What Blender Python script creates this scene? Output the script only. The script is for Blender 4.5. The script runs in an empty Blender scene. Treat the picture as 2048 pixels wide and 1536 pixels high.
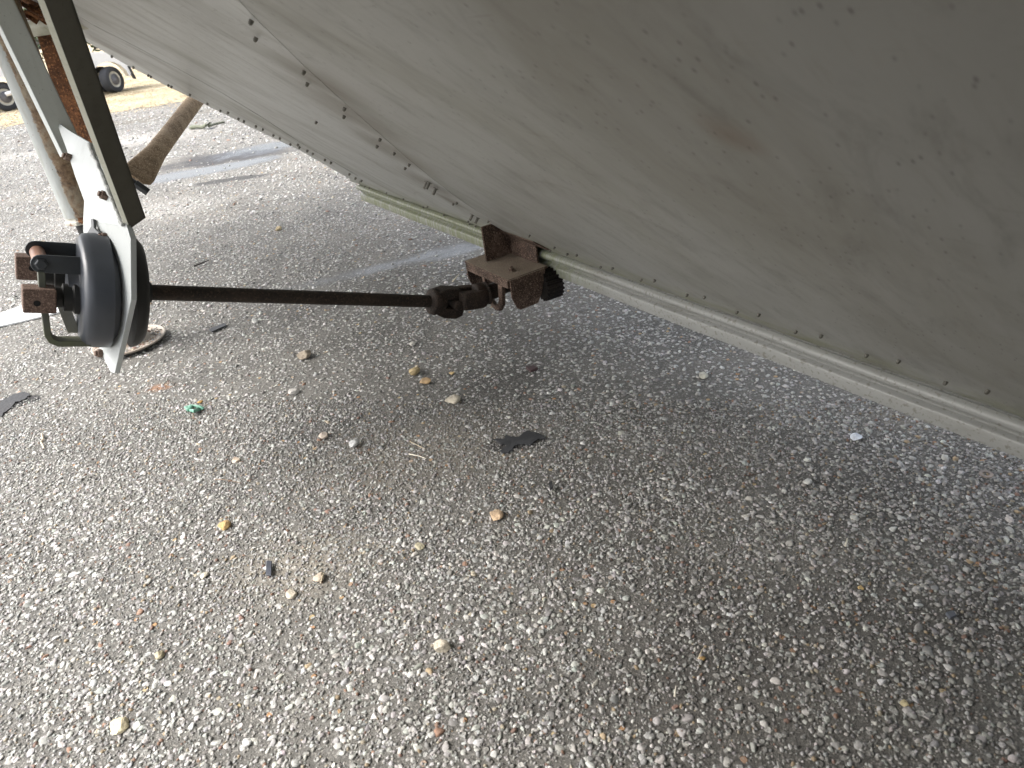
import bpy, bmesh, math, random
import numpy as np
from mathutils import Vector, Matrix
random.seed(7); rng = np.random.default_rng(7)
C = bpy.context.scene.collection
S = bpy.context.scene

# ------------------------------------------------------------------ camera
FPX = 1420.0; CH = 1.0
roll = math.radians(8.0); dpx = 798.0; npx = FPX*FPX/dpx
dn = np.array([npx*math.sin(roll), npx*math.cos(roll), FPX]); dn /= np.linalg.norm(dn)
_f = np.array([0, 0, 1.]); _Y = _f-(_f@dn)*dn; _Y /= np.linalg.norm(_Y); _Z = -dn; _X = np.cross(_Y, _Z)
RW = np.array([_X, _Y, _Z]); CAM = np.array([0, 0, CH])
cam = bpy.data.cameras.new('camera'); camo = bpy.data.objects.new('camera', cam); C.objects.link(camo)
M4 = Matrix.Identity(4)
for i in range(3):
    M4[i][0] = RW[i][0]; M4[i][1] = -RW[i][1]; M4[i][2] = -RW[i][2]; M4[i][3] = CAM[i]
camo.matrix_world = M4
cam.sensor_width = 36; cam.lens = FPX/2048*36; cam.clip_start = 0.02; cam.clip_end = 800
cam.dof.use_dof = True; cam.dof.focus_distance = 2.0; cam.dof.aperture_fstop = 7.5
S.camera = camo
# ------------------------------------------------------------------ sky, sun, exposure
SUN_EL = math.radians(50); SUN_AZ = math.radians(-92)       # azimuth from +Y, negative is left
w = bpy.data.worlds.new('World'); S.world = w; w.use_nodes = True
nt = w.node_tree; bg = nt.nodes['Background']; sk = nt.nodes.new('ShaderNodeTexSky')
sk.sky_type = 'NISHITA'; sk.sun_disc = False; sk.sun_elevation = SUN_EL; sk.sun_rotation = SUN_AZ
sk.air_density = 1.0; sk.dust_density = 6.0; sk.ozone_density = 0.6
hsv = nt.nodes.new('ShaderNodeHueSaturation'); hsv.inputs['Saturation'].default_value = .35       # thin overcast: the blue is veiled
nt.links.new(sk.outputs[0], hsv.inputs['Color']); nt.links.new(hsv.outputs[0], bg.inputs[0]); bg.inputs[1].default_value = 0.15
sl = bpy.data.lights.new('sun', 'SUN'); sl.energy = .55; sl.angle = math.radians(45); sl.color = (1, .98, .95)
so = bpy.data.objects.new('sun', sl); C.objects.link(so)
sd = Vector((math.sin(SUN_AZ)*math.cos(SUN_EL), math.cos(SUN_AZ)*math.cos(SUN_EL), math.sin(SUN_EL)))
so.rotation_euler = sd.to_track_quat('Z', 'Y').to_euler()
S.view_settings.view_transform = 'Standard'; S.view_settings.look = 'None'
S.view_settings.exposure = 1.8; S.view_settings.gamma = 1
S.render.engine = 'CYCLES'
S.cycles.max_bounces = 8; S.cycles.diffuse_bounces = 5

# ------------------------------------------------------------------ geometry helpers
def ray(x, y): return RW@np.array([(x-1024)/FPX, (y-768)/FPX, 1.])
def P(x, y, z): return CAM+ray(x, y)*z
def G(x, y, z=0.): r = ray(x, y); return CAM+r*((z-CH)/r[2])
def onpl(x, y, p0, nn): r = ray(x, y); return CAM+r*(((p0-CAM)@nn)/(r@nn))
def nrm(a): a = np.asarray(a, float); return a/np.linalg.norm(a)
UP = np.array([0, 0, 1.]); CR = RW@np.array([1., 0, 0]); CF = RW@np.array([0, 0, 1.])

def link(name, me, mat, parent=None, smooth=False):
    o = bpy.data.objects.new(name, me); C.objects.link(o)
    if mat: me.materials.append(mat)
    if parent: o.parent = parent
    if smooth: me.polygons.foreach_set('use_smooth', [True]*len(me.polygons))
    return o
def tag(o, label=None, cat=None, group=None, kind=None):
    if label: o['label'] = label
    if cat: o['category'] = cat
    if group: o['group'] = group
    if kind: o['kind'] = kind
    return o
def empty(name, loc, mw=None):
    o = bpy.data.objects.new(name, None); C.objects.link(o); o.empty_display_size = .1
    o.location = tuple(loc)
    if mw is not None: o.matrix_world = mw
    return o

class MB:
    """collects shapes (world or local coordinates) for ONE mesh"""
    def __init__(s): s.v = []; s.f = []
    def add(s, vs, fs):
        b = len(s.v); s.v += [tuple(map(float, p)) for p in vs]; s.f += [tuple(i+b for i in f) for f in fs]; return s
    def box(s, c, ex, ey, ez):
        c, ex, ey, ez = map(np.asarray, (c, ex, ey, ez)); vs = []
        for i in (-1, 1):
            for j in (-1, 1):
                for k in (-1, 1): vs.append(c+ex*i+ey*j+ez*k)
        return s.add(vs, [(0, 1, 3, 2), (4, 6, 7, 5), (0, 4, 5, 1), (2, 3, 7, 6), (0, 2, 6, 4), (1, 5, 7, 3)])
    def rings(s, rings, cap=True, closed=True):
        n = len(rings[0]); vs = [p for r in rings for p in r]; fs = []
        for i in range(len(rings)-1):
            for j in range(n if closed else n-1):
                k = (j+1) % n; fs.append((i*n+j, i*n+k, (i+1)*n+k, (i+1)*n+j))
        if cap: fs.append(tuple(range(n))[::-1]); fs.append(tuple((len(rings)-1)*n+j for j in range(n)))
        return s.add(vs, fs)
    def lathe(s, p0, ax, prof, n=32, ph=0, e1=None, sq=None):
        """prof: list of (t along ax, radius)"""
        ax = nrm(ax)
        if e1 is None: e1 = np.cross(ax, [0.3, 0.2, 1.]) if abs(ax[2]) < .9 else np.cross(ax, [1., 0, 0])
        e1 = nrm(np.asarray(e1)-(np.asarray(e1)@ax)*ax); e2 = np.cross(ax, e1); rr = []
        for t, r in prof:
            rr.append([p0+ax*t+(e1*math.cos(ph+2*math.pi*j/n)+e2*math.sin(ph+2*math.pi*j/n))*r for j in range(n)])
        return s.rings(rr)
    def cyl(s, a, b, r, r2=None, n=24, **k):
        a = np.asarray(a, float); b = np.asarray(b, float); L = np.linalg.norm(b-a)
        return s.lathe(a, b-a, [(0, r), (L, r if r2 is None else r2)], n, **k)
    def tube(s, pts, rad, n=12, flat=None):
        pts = [np.asarray(p, float) for p in pts]; rr = []; e1 = None
        for i, p in enumerate(pts):
            t = nrm(pts[min(i+1, len(pts)-1)]-pts[max(i-1, 0)])
            if e1 is None: e1 = nrm(np.cross(t, [0.31, .17, 1.] if abs(t[2]) < .9 else [1., 0, 0]))
            e1 = nrm(e1-(e1@t)*t); e2 = np.cross(t, e1); r = rad[i] if hasattr(rad, '__len__') else rad
            rr.append([p+(e1*math.cos(2*math.pi*j/n)+e2*math.sin(2*math.pi*j/n))*r for j in range(n)])
        return s.rings(rr)
    def prism(s, poly, off):
        """poly: 3D outline, off: thickness vector"""
        n = len(poly); off = np.asarray(off); a = [np.asarray(p, float) for p in poly]
        vs = a+[p+off for p in a]
        fs = [tuple(range(n)), tuple(range(2*n-1, n-1, -1))]+[(i, i+n, (i+1) % n+n, (i+1) % n) for i in range(n)]
        return s.add(vs, fs)
    def sweep(s, pts, prof, e1, e2, cap=True):
        rr = [[p+e1*x+e2*y for x, y in prof] for p in pts]
        return s.rings(rr, cap=cap)
    def build(s, name, mat, parent=None, smooth=False, bevel=0, loc=None, seg=2, frame=None, ang=40):
        me = bpy.data.meshes.new(name); vs = np.array(s.v)
        # local origin
        if frame is not None:
            O, e = frame; vs = (vs-O)@np.array(e).T
        else:
            O = vs.mean(0) if loc is None else np.asarray(loc); vs = vs-O
        me.from_pydata([tuple(p) for p in vs], [], s.f); me.update()
        bm = bmesh.new(); bm.from_mesh(me); bmesh.ops.recalc_face_normals(bm, faces=bm.faces)
        bm.to_mesh(me); bm.free()
        o = bpy.data.objects.new(name, me); C.objects.link(o); me.materials.append(mat)
        mw = Matrix.Translation(Vector(O))
        if frame is not None:
            for i in range(3):
                for j in range(3): mw[j][i] = frame[1][i][j]
        o.matrix_world = mw
        if parent is not None:
            o.parent = parent; o.matrix_parent_inverse = WINV(parent)
        if bevel:
            m = o.modifiers.new('bevel', 'BEVEL'); m.width = bevel; m.segments = seg; m.limit_method = 'ANGLE'; m.angle_limit = math.radians(ang)
            m.harden_normals = False
        if smooth:
            me.polygons.foreach_set('use_smooth', [True]*len(me.polygons))
            try: me.set_sharp_from_angle(angle=math.radians(38))
            except Exception: pass
        return o
WMAT = {}
def wm(o):
    m = o.matrix_parent_inverse @ o.matrix_basis
    return wm(o.parent) @ m if o.parent else o.matrix_basis.copy()
def WINV(o): return wm(o).inverted()
def dup(o, mw, parent=None):
    c = o.copy(); C.objects.link(c)
    if parent is not None:
        c.parent = parent; c.matrix_parent_inverse = WINV(parent)
    c.matrix_basis = mw
    return c

# ------------------------------------------------------------------ materials
class N:
    def __init__(s, name):
        s.m = bpy.data.materials.new(name); s.m.use_nodes = True; s.t = s.m.node_tree
        s.b = s.t.nodes['Principled BSDF']; s.tc = s.t.nodes.new('ShaderNodeTexCoord')
    def n(s, typ, **kw):
        x = s.t.nodes.new(typ)
        for k, v in kw.items(): setattr(x, k, v)
        return x
    def L(s, a, b): s.t.links.new(a, b)
    def vec(s, scale=(1, 1, 1), src='Object', rot=(0, 0, 0), loc=(0, 0, 0)):
        m = s.n('ShaderNodeMapping'); m.inputs['Scale'].default_value = scale; m.inputs['Rotation'].default_value = rot; m.inputs['Location'].default_value = loc
        s.L(s.tc.outputs[src] if isinstance(src, str) else src, m.inputs[0]); return m.outputs[0]
    def noise(s, vec, scale, detail=5, rough=.55, dist=0):
        x = s.n('ShaderNodeTexNoise'); x.inputs['Scale'].default_value = scale; x.inputs['Detail'].default_value = detail
        x.inputs['Roughness'].default_value = rough; x.inputs['Distortion'].default_value = dist; s.L(vec, x.inputs['Vector']); return x.outputs[0]
    def vor(s, vec, scale, feat='F1', out='Distance', rnd=1):
        x = s.n('ShaderNodeTexVoronoi', feature=feat); x.inputs['Scale'].default_value = scale; x.inputs['Randomness'].default_value = rnd
        s.L(vec, x.inputs['Vector']); return x.outputs[out]
    def rng(s, v, a, b, c=0., d=1., smooth=True):
        x = s.n('ShaderNodeMapRange'); x.interpolation_type = 'SMOOTHSTEP' if smooth else 'LINEAR'
        for i, q in enumerate((a, b, c, d)): x.inputs[1+i].default_value = q
        s.L(v, x.inputs[0]); return x.outputs[0]
    def math(s, op, a, b=None):
        x = s.n('ShaderNodeMath', operation=op)
        for i, q in enumerate((a, b)):
            if q is None: continue
            if isinstance(q, (int, float)): x.inputs[i].default_value = q
            else: s.L(q, x.inputs[i])
        return x.outputs[0]
    def mix(s, f, a, b):
        x = s.n('ShaderNodeMix', data_type='RGBA')
        for i, q in ((0, f), (6, a), (7, b)):
            if isinstance(q, (int, float)): x.inputs[i].default_value = q
            elif isinstance(q, (tuple, list)): x.inputs[i].default_value = tuple(q)+((1,) if len(q) == 3 else ())
            else: s.L(q, x.inputs[i])
        return x.outputs[2]
    def ramp(s, v, stops):
        x = s.n('ShaderNodeValToRGB'); cr = x.color_ramp
        while len(cr.elements) < len(stops): cr.elements.new(.5)
        for e, (p, c) in zip(cr.elements, stops): e.position = p; e.color = tuple(c)+(1,)
        s.L(v, x.inputs[0]); return x.outputs[0]
    def out(s, col=None, rough=None, metal=None, bump=None, bs=.5, bd=.01, spec=None):
        for k, v in (('Base Color', col), ('Roughness', rough), ('Metallic', metal), ('Specular IOR Level', spec)):
            if v is None: continue
            if isinstance(v, (int, float)): s.b.inputs[k].default_value = v
            elif isinstance(v, tuple): s.b.inputs[k].default_value = v+(1,)
            else: s.L(v, s.b.inputs[k])
        if bump is not None:
            b = s.n('ShaderNodeBump'); b.inputs['Strength'].default_value = bs; b.inputs['Distance'].default_value = bd
            s.L(bump, b.inputs['Height']); s.L(b.outputs[0], s.b.inputs['Normal'])
        return s.m

def painted(name, base=(.52, .52, .47), dirt=(.25, .23, .17), rust=(.16, .07, .03), amt=.5, rustamt=.0, rough=.42, stretch=(1, 1, 1), chips=0):
    k = N(name); v = k.vec(stretch)
    n1 = k.noise(v, 3.5, 6, .6, .4); n2 = k.noise(v, 26, 5, .65); n3 = k.noise(k.vec(), 160, 3, .6)
    f = k.math('MULTIPLY', k.rng(n1, .42, .75), amt)
    col = k.mix(f, base, dirt)
    col = k.mix(k.math('MULTIPLY', k.rng(n2, .5, .8), amt*.7), col, tuple(x*.7 for x in dirt))
    col = k.mix(k.math('MULTIPLY', k.rng(n3, .62, .75), .5), col, tuple(x*.5 for x in dirt))
    bh = n2
    if rustamt:
        r = k.math('MULTIPLY', k.rng(k.noise(k.vec(), 9, 8, .72, .3), .62-rustamt*.35, .68-rustamt*.35), 1.)
        rc = k.mix(k.rng(k.noise(k.vec(), 70, 4), .35, .65), rust, (.33, .15, .06))
        col = k.mix(r, col, rc)
        bh = k.math('ADD', n2, k.math('MULTIPLY', r, k.noise(k.vec(), 120, 3)))
    ro = k.rng(n1, .3, .8, rough, min(1, rough+.25))
    return k.out(col, ro, 0., bh, .35, .002)

def rusty(name, dark=(.025, .017, .013), mid=(.075, .043, .031), hi=(.17, .11, .08), sc=1., bs=.8, rough=.85, dust=0.):
    k = N(name); v = k.vec()
    a = k.noise(v, 18*sc, 8, .7, .5); b = k.vor(v, 190*sc); c = k.noise(v, 230*sc, 4, .7)
    col = k.ramp(a, [(.3, dark), (.5, mid), (.72, hi)])
    col = k.mix(k.rng(c, .5, .68), col, tuple(x*1.5 for x in hi))
    col = k.mix(k.rng(b, .1, .35, .75, 0), col, dark)
    if dust:
        g = k.n('ShaderNodeNewGeometry'); sp = k.n('ShaderNodeSeparateXYZ'); k.L(g.outputs['Normal'], sp.inputs[0])
        d = k.math('MULTIPLY', k.rng(sp.outputs[2], .75, .97), dust)
        col = k.mix(k.math('MULTIPLY', d, k.rng(a, .25, .7, 1, .5)), col, (.30, .25, .19))
    h = k.math('ADD', k.math('MULTIPLY', b, .6), c)
    return k.out(col, rough, 0., h, bs, .0025, .3)

def plain(name, col, rough=.6, bump=60, bs=.2, var=.3, metal=0., bd=.002, spec=None):
    k = N(name); n = k.noise(k.vec(), bump, 5, .6); n1 = k.noise(k.vec(), bump/8, 5, .6)
    c = k.mix(k.rng(n1, .35, .7), tuple(x*(1-var) for x in col), tuple(min(1, x*(1+var)) for x in col))
    c = k.mix(k.rng(n, .55, .75, 0, .5), c, tuple(x*.6 for x in col))
    return k.out(c, k.rng(n1, .3, .7, rough*.85, min(1, rough*1.15)), metal, n, bs, bd, spec)

# hull sheets: grime drifting along the slope, faint dark flecks, brown patches
def hull_mat(name, base, stainshift=0):
    k = N(name); ob = k.vec()
    warp = k.noise(k.vec(), 2.2, 3, .5)
    big = k.noise(k.vec((1, .55, 1), loc=(stainshift, 3, 0)), 2.3, 6, .62, .8)
    mid = k.noise(k.vec((3.2, 1, 1)), 7, 6, .7, .6)
    streak = k.noise(k.vec((11, 1.6, 1), rot=(0, 0, .18)), 6, 5, .65, .2)
    col = k.mix(k.math('MULTIPLY', k.rng(big, .42, .72), .65), base, (.235, .225, .185))
    col = k.mix(k.math('MULTIPLY', k.rng(mid, .46, .74), .6), col, (.185, .18, .155))
    col = k.mix(k.math('MULTIPLY', k.rng(streak, .52, .8), .45), col, (.25, .23, .19))
    # algae and rain dirt creeping up from the bottom rail
    sp = k.n('ShaderNodeSeparateXYZ'); k.L(ob, sp.inputs[0])
    low = k.math('MULTIPLY', k.rng(sp.outputs[1], .0, .16, 1, 0), k.rng(k.noise(k.vec((2, 5, 1)), 6, 4), .38, .62))
    col = k.mix(k.math('MULTIPLY', low, .6), col, (.25, .26, .13))
    # flecks
    fl = k.vor(k.vec((1.3, .5, 1), rot=(0, 0, .5)), 80); gate = k.noise(k.vec(), 11, 4, .6)
    fm = k.math('MULTIPLY', k.rng(fl, .05, .17, 1, 0), k.rng(gate, .34, .5))
    col = k.mix(k.math('MULTIPLY', fm, .8), col, (.08, .072, .06))
    fl2 = k.vor(k.vec((1, .5, 1), rot=(0, 0, .4), loc=(3, 1, 0)), 17)
    col = k.mix(k.math('MULTIPLY', k.rng(fl2, .01, .045, 1, 0), .4), col, (.085, .075, .06))
    # hair-thin scratches
    sc = k.noise(k.vec((2, 46, 1), rot=(0, 0, -.5)), 5, 3, .5, .4)
    col = k.mix(k.math('MULTIPLY', k.rng(sc, .67, .74), .35), col, (.14, .12, .09))
    # one brown rust bloom and curved scuffs
    d = k.n('ShaderNodeVectorMath', operation='DISTANCE'); k.L(k.vec((1, .8, 1)), d.inputs[0]); d.inputs[1].default_value = (1.395, .915*.8, 0)
    col = k.mix(k.math('MULTIPLY', k.rng(k.math('ADD', d.outputs['Value'], k.math('MULTIPLY', gate, .03)), .018, .055, 1, 0), .35), col, (.17, .09, .035))
    gr = None
    for (ga_, gb__, rr_) in ((.50, .93, .10), (.36, .80, .13), (.20, .62, .12), (.0, .40, .10), (-.08, .27, .06), (-1.3, 1.05, .12)):
        d2 = k.n('ShaderNodeVectorMath', operation='DISTANCE'); k.L(ob, d2.inputs[0]); d2.inputs[1].default_value = (ga_+.02, gb__+.02, 0)
        q = k.math('DIVIDE', d2.outputs['Value'], rr_); gr = q if gr is None else k.math('MINIMUM', gr, q)
    gr = k.math('ADD', gr, k.math('MULTIPLY', k.math('SUBTRACT', mid, .5), 1.6))
    col = k.mix(k.math('MULTIPLY', k.rng(gr, .3, 1.25, 1, 0), .55), col, (.15, .125, .09))
    w = k.n('ShaderNodeTexWave', wave_type='RINGS'); w.inputs['Scale'].default_value = 1.1; w.inputs['Distortion'].default_value = 9; w.inputs['Detail'].default_value = 2
    k.L(k.vec(loc=(.4, -.9, 0)), w.inputs[0])
    col = k.mix(k.math('MULTIPLY', k.math('MULTIPLY', k.rng(w.outputs[1], .993, .999), k.rng(warp, .56, .62)), .2), col, (.16, .14, .10))
    h = k.math('ADD', k.math('MULTIPLY', warp, 5.), k.math('MULTIPLY', mid, .25))
    return k.out(col, k.rng(big, .3, .8, .38, .6), 0., h, .5, .006)

M_HULL = hull_mat('painted_sheet', (.355, .356, .332))
M_HULL2 = hull_mat('painted_sheet_lit', (.43, .435, .415), 5)  # lit copy of the sheet paint
def rail_mat():
    k = N('rail_paint'); ob = k.vec(); sp = k.n('ShaderNodeSeparateXYZ'); k.L(ob, sp.inputs[0])
    n1 = k.noise(k.vec((1, 4, 4)), 5, 6, .65); n2 = k.noise(k.vec((14, 1, 1)), 9, 5, .7); n3 = k.noise(ob, 120, 3)
    col = k.mix(k.math('MULTIPLY', k.rng(n1, .45, .75), .55), (.305, .31, .295), (.17, .165, .135))
    col = k.mix(k.math('MULTIPLY', k.rng(n3, .54, .70), .6), col, (.13, .12, .09))
    al = k.math('MULTIPLY', k.rng(sp.outputs[0], .05, .42, 1, 0), k.rng(n2, .3, .6))
    al = k.math('MULTIPLY', al, k.rng(sp.outputs[0], -1.6, -1.2, .5, 1))
    col = k.mix(k.math('MULTIPLY', al, .8), col, (.13, .15, .055))
    b = k.math('MULTIPLY', k.rng(n1, .6, .72), k.rng(n2, .5, .7))
    col = k.mix(k.math('MULTIPLY', b, .6), col, (.17, .11, .05))
    return k.out(col, .38, 0., k.math('ADD', n3, n2), .3, .002)
M_RAIL = rail_mat()
M_RIVET = plain('rivet_metal', (.20, .19, .16), .6, 200, .3, .5)
M_RUST = rusty('rust_heavy', (.016, .012, .010), (.07, .045, .034), (.21, .15, .115), bs=1., dust=.9)
M_RUSTD = rusty('rust_dark', (.010, .009, .008), (.026, .019, .015), (.055, .038, .028), 1, .6, .75)
M_RUSTO = rusty('rust_orange', (.03, .017, .01), (.11, .045, .018), (.25, .11, .045), .5)
M_BLOCK = rusty('rust_block', (.05, .034, .026), (.11, .07, .053), (.19, .135, .105), 1.2, .3, .7)
M_ARM = painted('arm_paint', (.50, .52, .49), (.26, .26, .21), amt=.45, stretch=(1, 1, .25))
M_ARMD = painted('arm_shaded_face', (.10, .095, .075), (.06, .055, .04), amt=.5, rough=.6)  # shade on the arm's web put into the base colour
M_PLATE = painted('plate_paint', (.42, .445, .44), (.36, .37, .35), amt=.42, stretch=(1, 1, .22), rough=.4)
M_LEG = painted('leg_paint', (.52, .53, .50), (.30, .27, .2), amt=.35, rustamt=.1)
M_FOOT = painted('foot_paint', (.44, .40, .35), (.27, .21, .16), amt=.7, rustamt=.2, rough=.8)
M_DRUM = plain('drum_grey_paint', (.040, .045, .054), .36, 35, .08, .22)
M_DRUMD = plain('drum_black', (.014, .014, .013), .55, 60, .25, .35)
M_BLACK = plain('black_steel', (.028, .032, .036), .42, 60, .15, .3)
M_HANDLE = painted('handle_paint', (.075, .078, .065), (.10, .11, .04), amt=.7, rough=.6)

# ------------------------------------------------------------------ ground
def ground_mat():
    k = N('asphalt'); ob = k.vec()
    big = k.noise(ob, .55, 6, .6, .4); med = k.noise(ob, 3.2, 6, .65, .3); fine = k.noise(ob, 95, 4, .75); vf = k.noise(ob, 420, 2, .7)
    base = k.mix(k.rng(med, .3, .72), (.070, .068, .062), (.155, .149, .134))
    base = k.mix(k.math('MULTIPLY', k.rng(big, .5, .7), .55), base, (.21, .185, .15))
    base = k.mix(k.rng(fine, .42, .7, 0, .55), base, (.24, .235, .22))
    base = k.mix(k.rng(vf, .5, .66, 0, .6), base, (.045, .04, .034))
    # embedded aggregate
    v1 = k.n('ShaderNodeTexVoronoi'); v1.inputs['Scale'].default_value = 62; k.L(k.vec((1, 1, 1), rot=(0, 0, .4)), v1.inputs['Vector'])
    m1 = k.rng(v1.outputs[0], .28, .42, 1, 0)
    spc = k.n('ShaderNodeSeparateXYZ'); k.L(v1.outputs['Color'], spc.inputs[0])
    sc = k.ramp(spc.outputs[0], [(0., (.13, .12, .11)), (.35, (.28, .28, .26)), (.7, (.42, .42, .40)), (.93, (.50, .49, .46)), (.97, (.36, .20, .10)), (1., (.45, .36, .2))])
    keep = k.rng(spc.outputs[1], .35, .45)
    m1 = k.math('MULTIPLY', m1, keep)
    col = k.mix(m1, base, sc)
    v2 = k.vor(ob, 170); m2 = k.rng(v2, .2, .4, .55, 0); col = k.mix(k.math('MULTIPLY', m2, k.rng(fine, .35, .5)), col, (.36, .34, .31))
    # dusty patch, tar stain, rusty tint, broad pale and dark patches, wet shapes -- all in world metres
    def blob(cx, cy, sx, sy, rot, soft=.35, nz=.8, ns=3.):
        mp = k.n('ShaderNodeMapping', vector_type='TEXTURE'); mp.inputs['Location'].default_value = (cx, cy, 0); mp.inputs['Rotation'].default_value = (0, 0, rot); mp.inputs['Scale'].default_value = (sx, sy, 1)
        k.L(k.tc.outputs['Object'], mp.inputs[0])
        ln = k.n('ShaderNodeVectorMath', operation='LENGTH'); k.L(mp.outputs[0], ln.inputs[0])
        q = k.math('ADD', ln.outputs['Value'], k.math('MULTIPLY', k.math('SUBTRACT', k.noise(ob, ns, 6, .7, .5), .5), nz*2))
        return k.rng(q, 1-soft, 1+soft*.3, 1, 0)
    def bl(pc, sx, sy, rot=0, **kw): g = G(*pc); return blob(g[0], g[1], sx, sy, rot, **kw)
    for pc, sx, sy, cc, am, kw in PATCHES:
        col = k.mix(k.math('MULTIPLY', bl(pc, sx, sy, **kw), am), col, cc)
    wet = None
    for pc, sx, sy, rot, kw in WET:
        b = k.math('MULTIPLY', bl(pc, sx, sy, rot, **kw), 1. if pc[1] < 400 else .8); wet = b if wet is None else k.math('MAXIMUM', wet, b)
    crack = k.vor(k.vec((1, 1, 1)), 3.2, 'DISTANCE_TO_EDGE'); 
    col = k.mix(k.math('MULTIPLY', wet, .75), col, (.055, .062, .075))
    h = k.math('ADD', k.math('MULTIPLY', m1, 1.0), k.math('ADD', k.math('MULTIPLY', fine, .7), k.math('MULTIPLY', vf, .35)))
    h = k.math('MULTIPLY', h, k.rng(wet, 0, 1, 1, .12, False))
    ro = k.rng(wet, 0, 1, .82, .13, False)
    return k.out(col, ro, 0., h, .9, .006, .45)
T = (.30, .265, .21)
PATCHES = [((600, 1130), .20, .13, T, .42, dict(soft=.8, nz=.5)), ((850, 900), .35, .2, T, .30, dict(soft=.9, nz=.6)), ((1250, 1000), .3, .25, (.08, .075, .065), .35, dict(soft=.8, nz=.6)),
        ((10, 808), .13, .05, (.012, .012, .014), .95, dict(soft=.2, nz=.7, ns=9.)), ((320, 775), .05, .03, (.30, .14, .06), .6, dict(soft=.8, nz=.6, ns=10.)),
        ((1030, 890), .10, .035, (.03, .03, .032), .8, dict(soft=.5, nz=.8, ns=14.)), ((455, 314), .70, .36, (.03, .03, .033), .9, dict(soft=.5, nz=.8, ns=3.5)),
        ((470, 358), .38, .08, (.03, .03, .03), .85, dict(soft=.4, nz=1.0, ns=5.)), ((1820, 830), .10, .06, T, .3, dict(soft=.8, nz=.6)), ((250, 430), .7, .35, (.34, .33, .31), .45, dict(soft=.9, nz=.8, ns=1.5)),
        ((1500, 1300), .45, .2, (.06, .055, .05), .45, dict(soft=.9, nz=.8)), ((200, 290), 1.6, .55, (.42, .40, .37), .5, dict(soft=.9, nz=.9, ns=1.2)), ((250, 245), 2.2, .35, (.10, .085, .06), .5, dict(soft=.8, nz=1.2, ns=3.))]
WET = [((390, 345), .75, .20, .25, dict(soft=.3, nz=.5, ns=2.)), ((560, 290), .7, .30, .3, dict(soft=.6, nz=1., ns=3.)), ((850, 512), .6, .07, .32, dict(soft=.9, nz=1., ns=5.)), ((930, 500), .28, .06, .3, dict(soft=.7, nz=.8, ns=7.))]
M_GROUND = ground_mat()
me = bpy.data.meshes.new('asphalt_ground')
bm = bmesh.new(); bmesh.ops.create_grid(bm, x_segments=2, y_segments=2, size=450); bm.to_mesh(me); bm.free()
g = link('asphalt_ground', me, M_GROUND); tag(g, kind='structure')

# dry field beyond the asphalt edge
def field_mat():
    k = N('dry_grass_field'); ob = k.vec()
    a = k.noise(ob, 1.1, 6, .7, .3); b = k.noise(ob, 14, 6, .75); c = k.noise(k.vec((1, 3, 1)), 45, 4, .7)
    col = k.mix(k.rng(a, .35, .68), (.38, .305, .19), (.52, .45, .32))
    col = k.mix(k.rng(b, .5, .72, 0, .8), col, (.15, .105, .06)); col = k.mix(k.rng(c, .52, .7, 0, .5), col, (.58, .52, .40))
    return k.out(col, .95, 0., k.math('ADD', b, c), .8, .03)
M_FIELD = field_mat()
eg = [G(-700, 330), G(-300, 285), G(0, 252), G(200, 226), G(400, 199), G(600, 170), G(900, 128), G(1200, 85)]
near = []
for i in range(len(eg)-1):
    for t in np.linspace(0, 1, 22, endpoint=False):
        p = eg[i]*(1-t)+eg[i+1]*t; near.append((p[0]+rng.normal(0, .12), p[1]+rng.normal(0, .22)))
far = [(420, 430), (-420, 430), (-420, near[0][1])]
mb = MB(); mb.add([(x, y, .004) for x, y in near+far], [tuple(range(len(near)+3))])
f = mb.build('dry_grass_field', M_FIELD, loc=(0, 0, 0)); tag(f, kind='structure')

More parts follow.
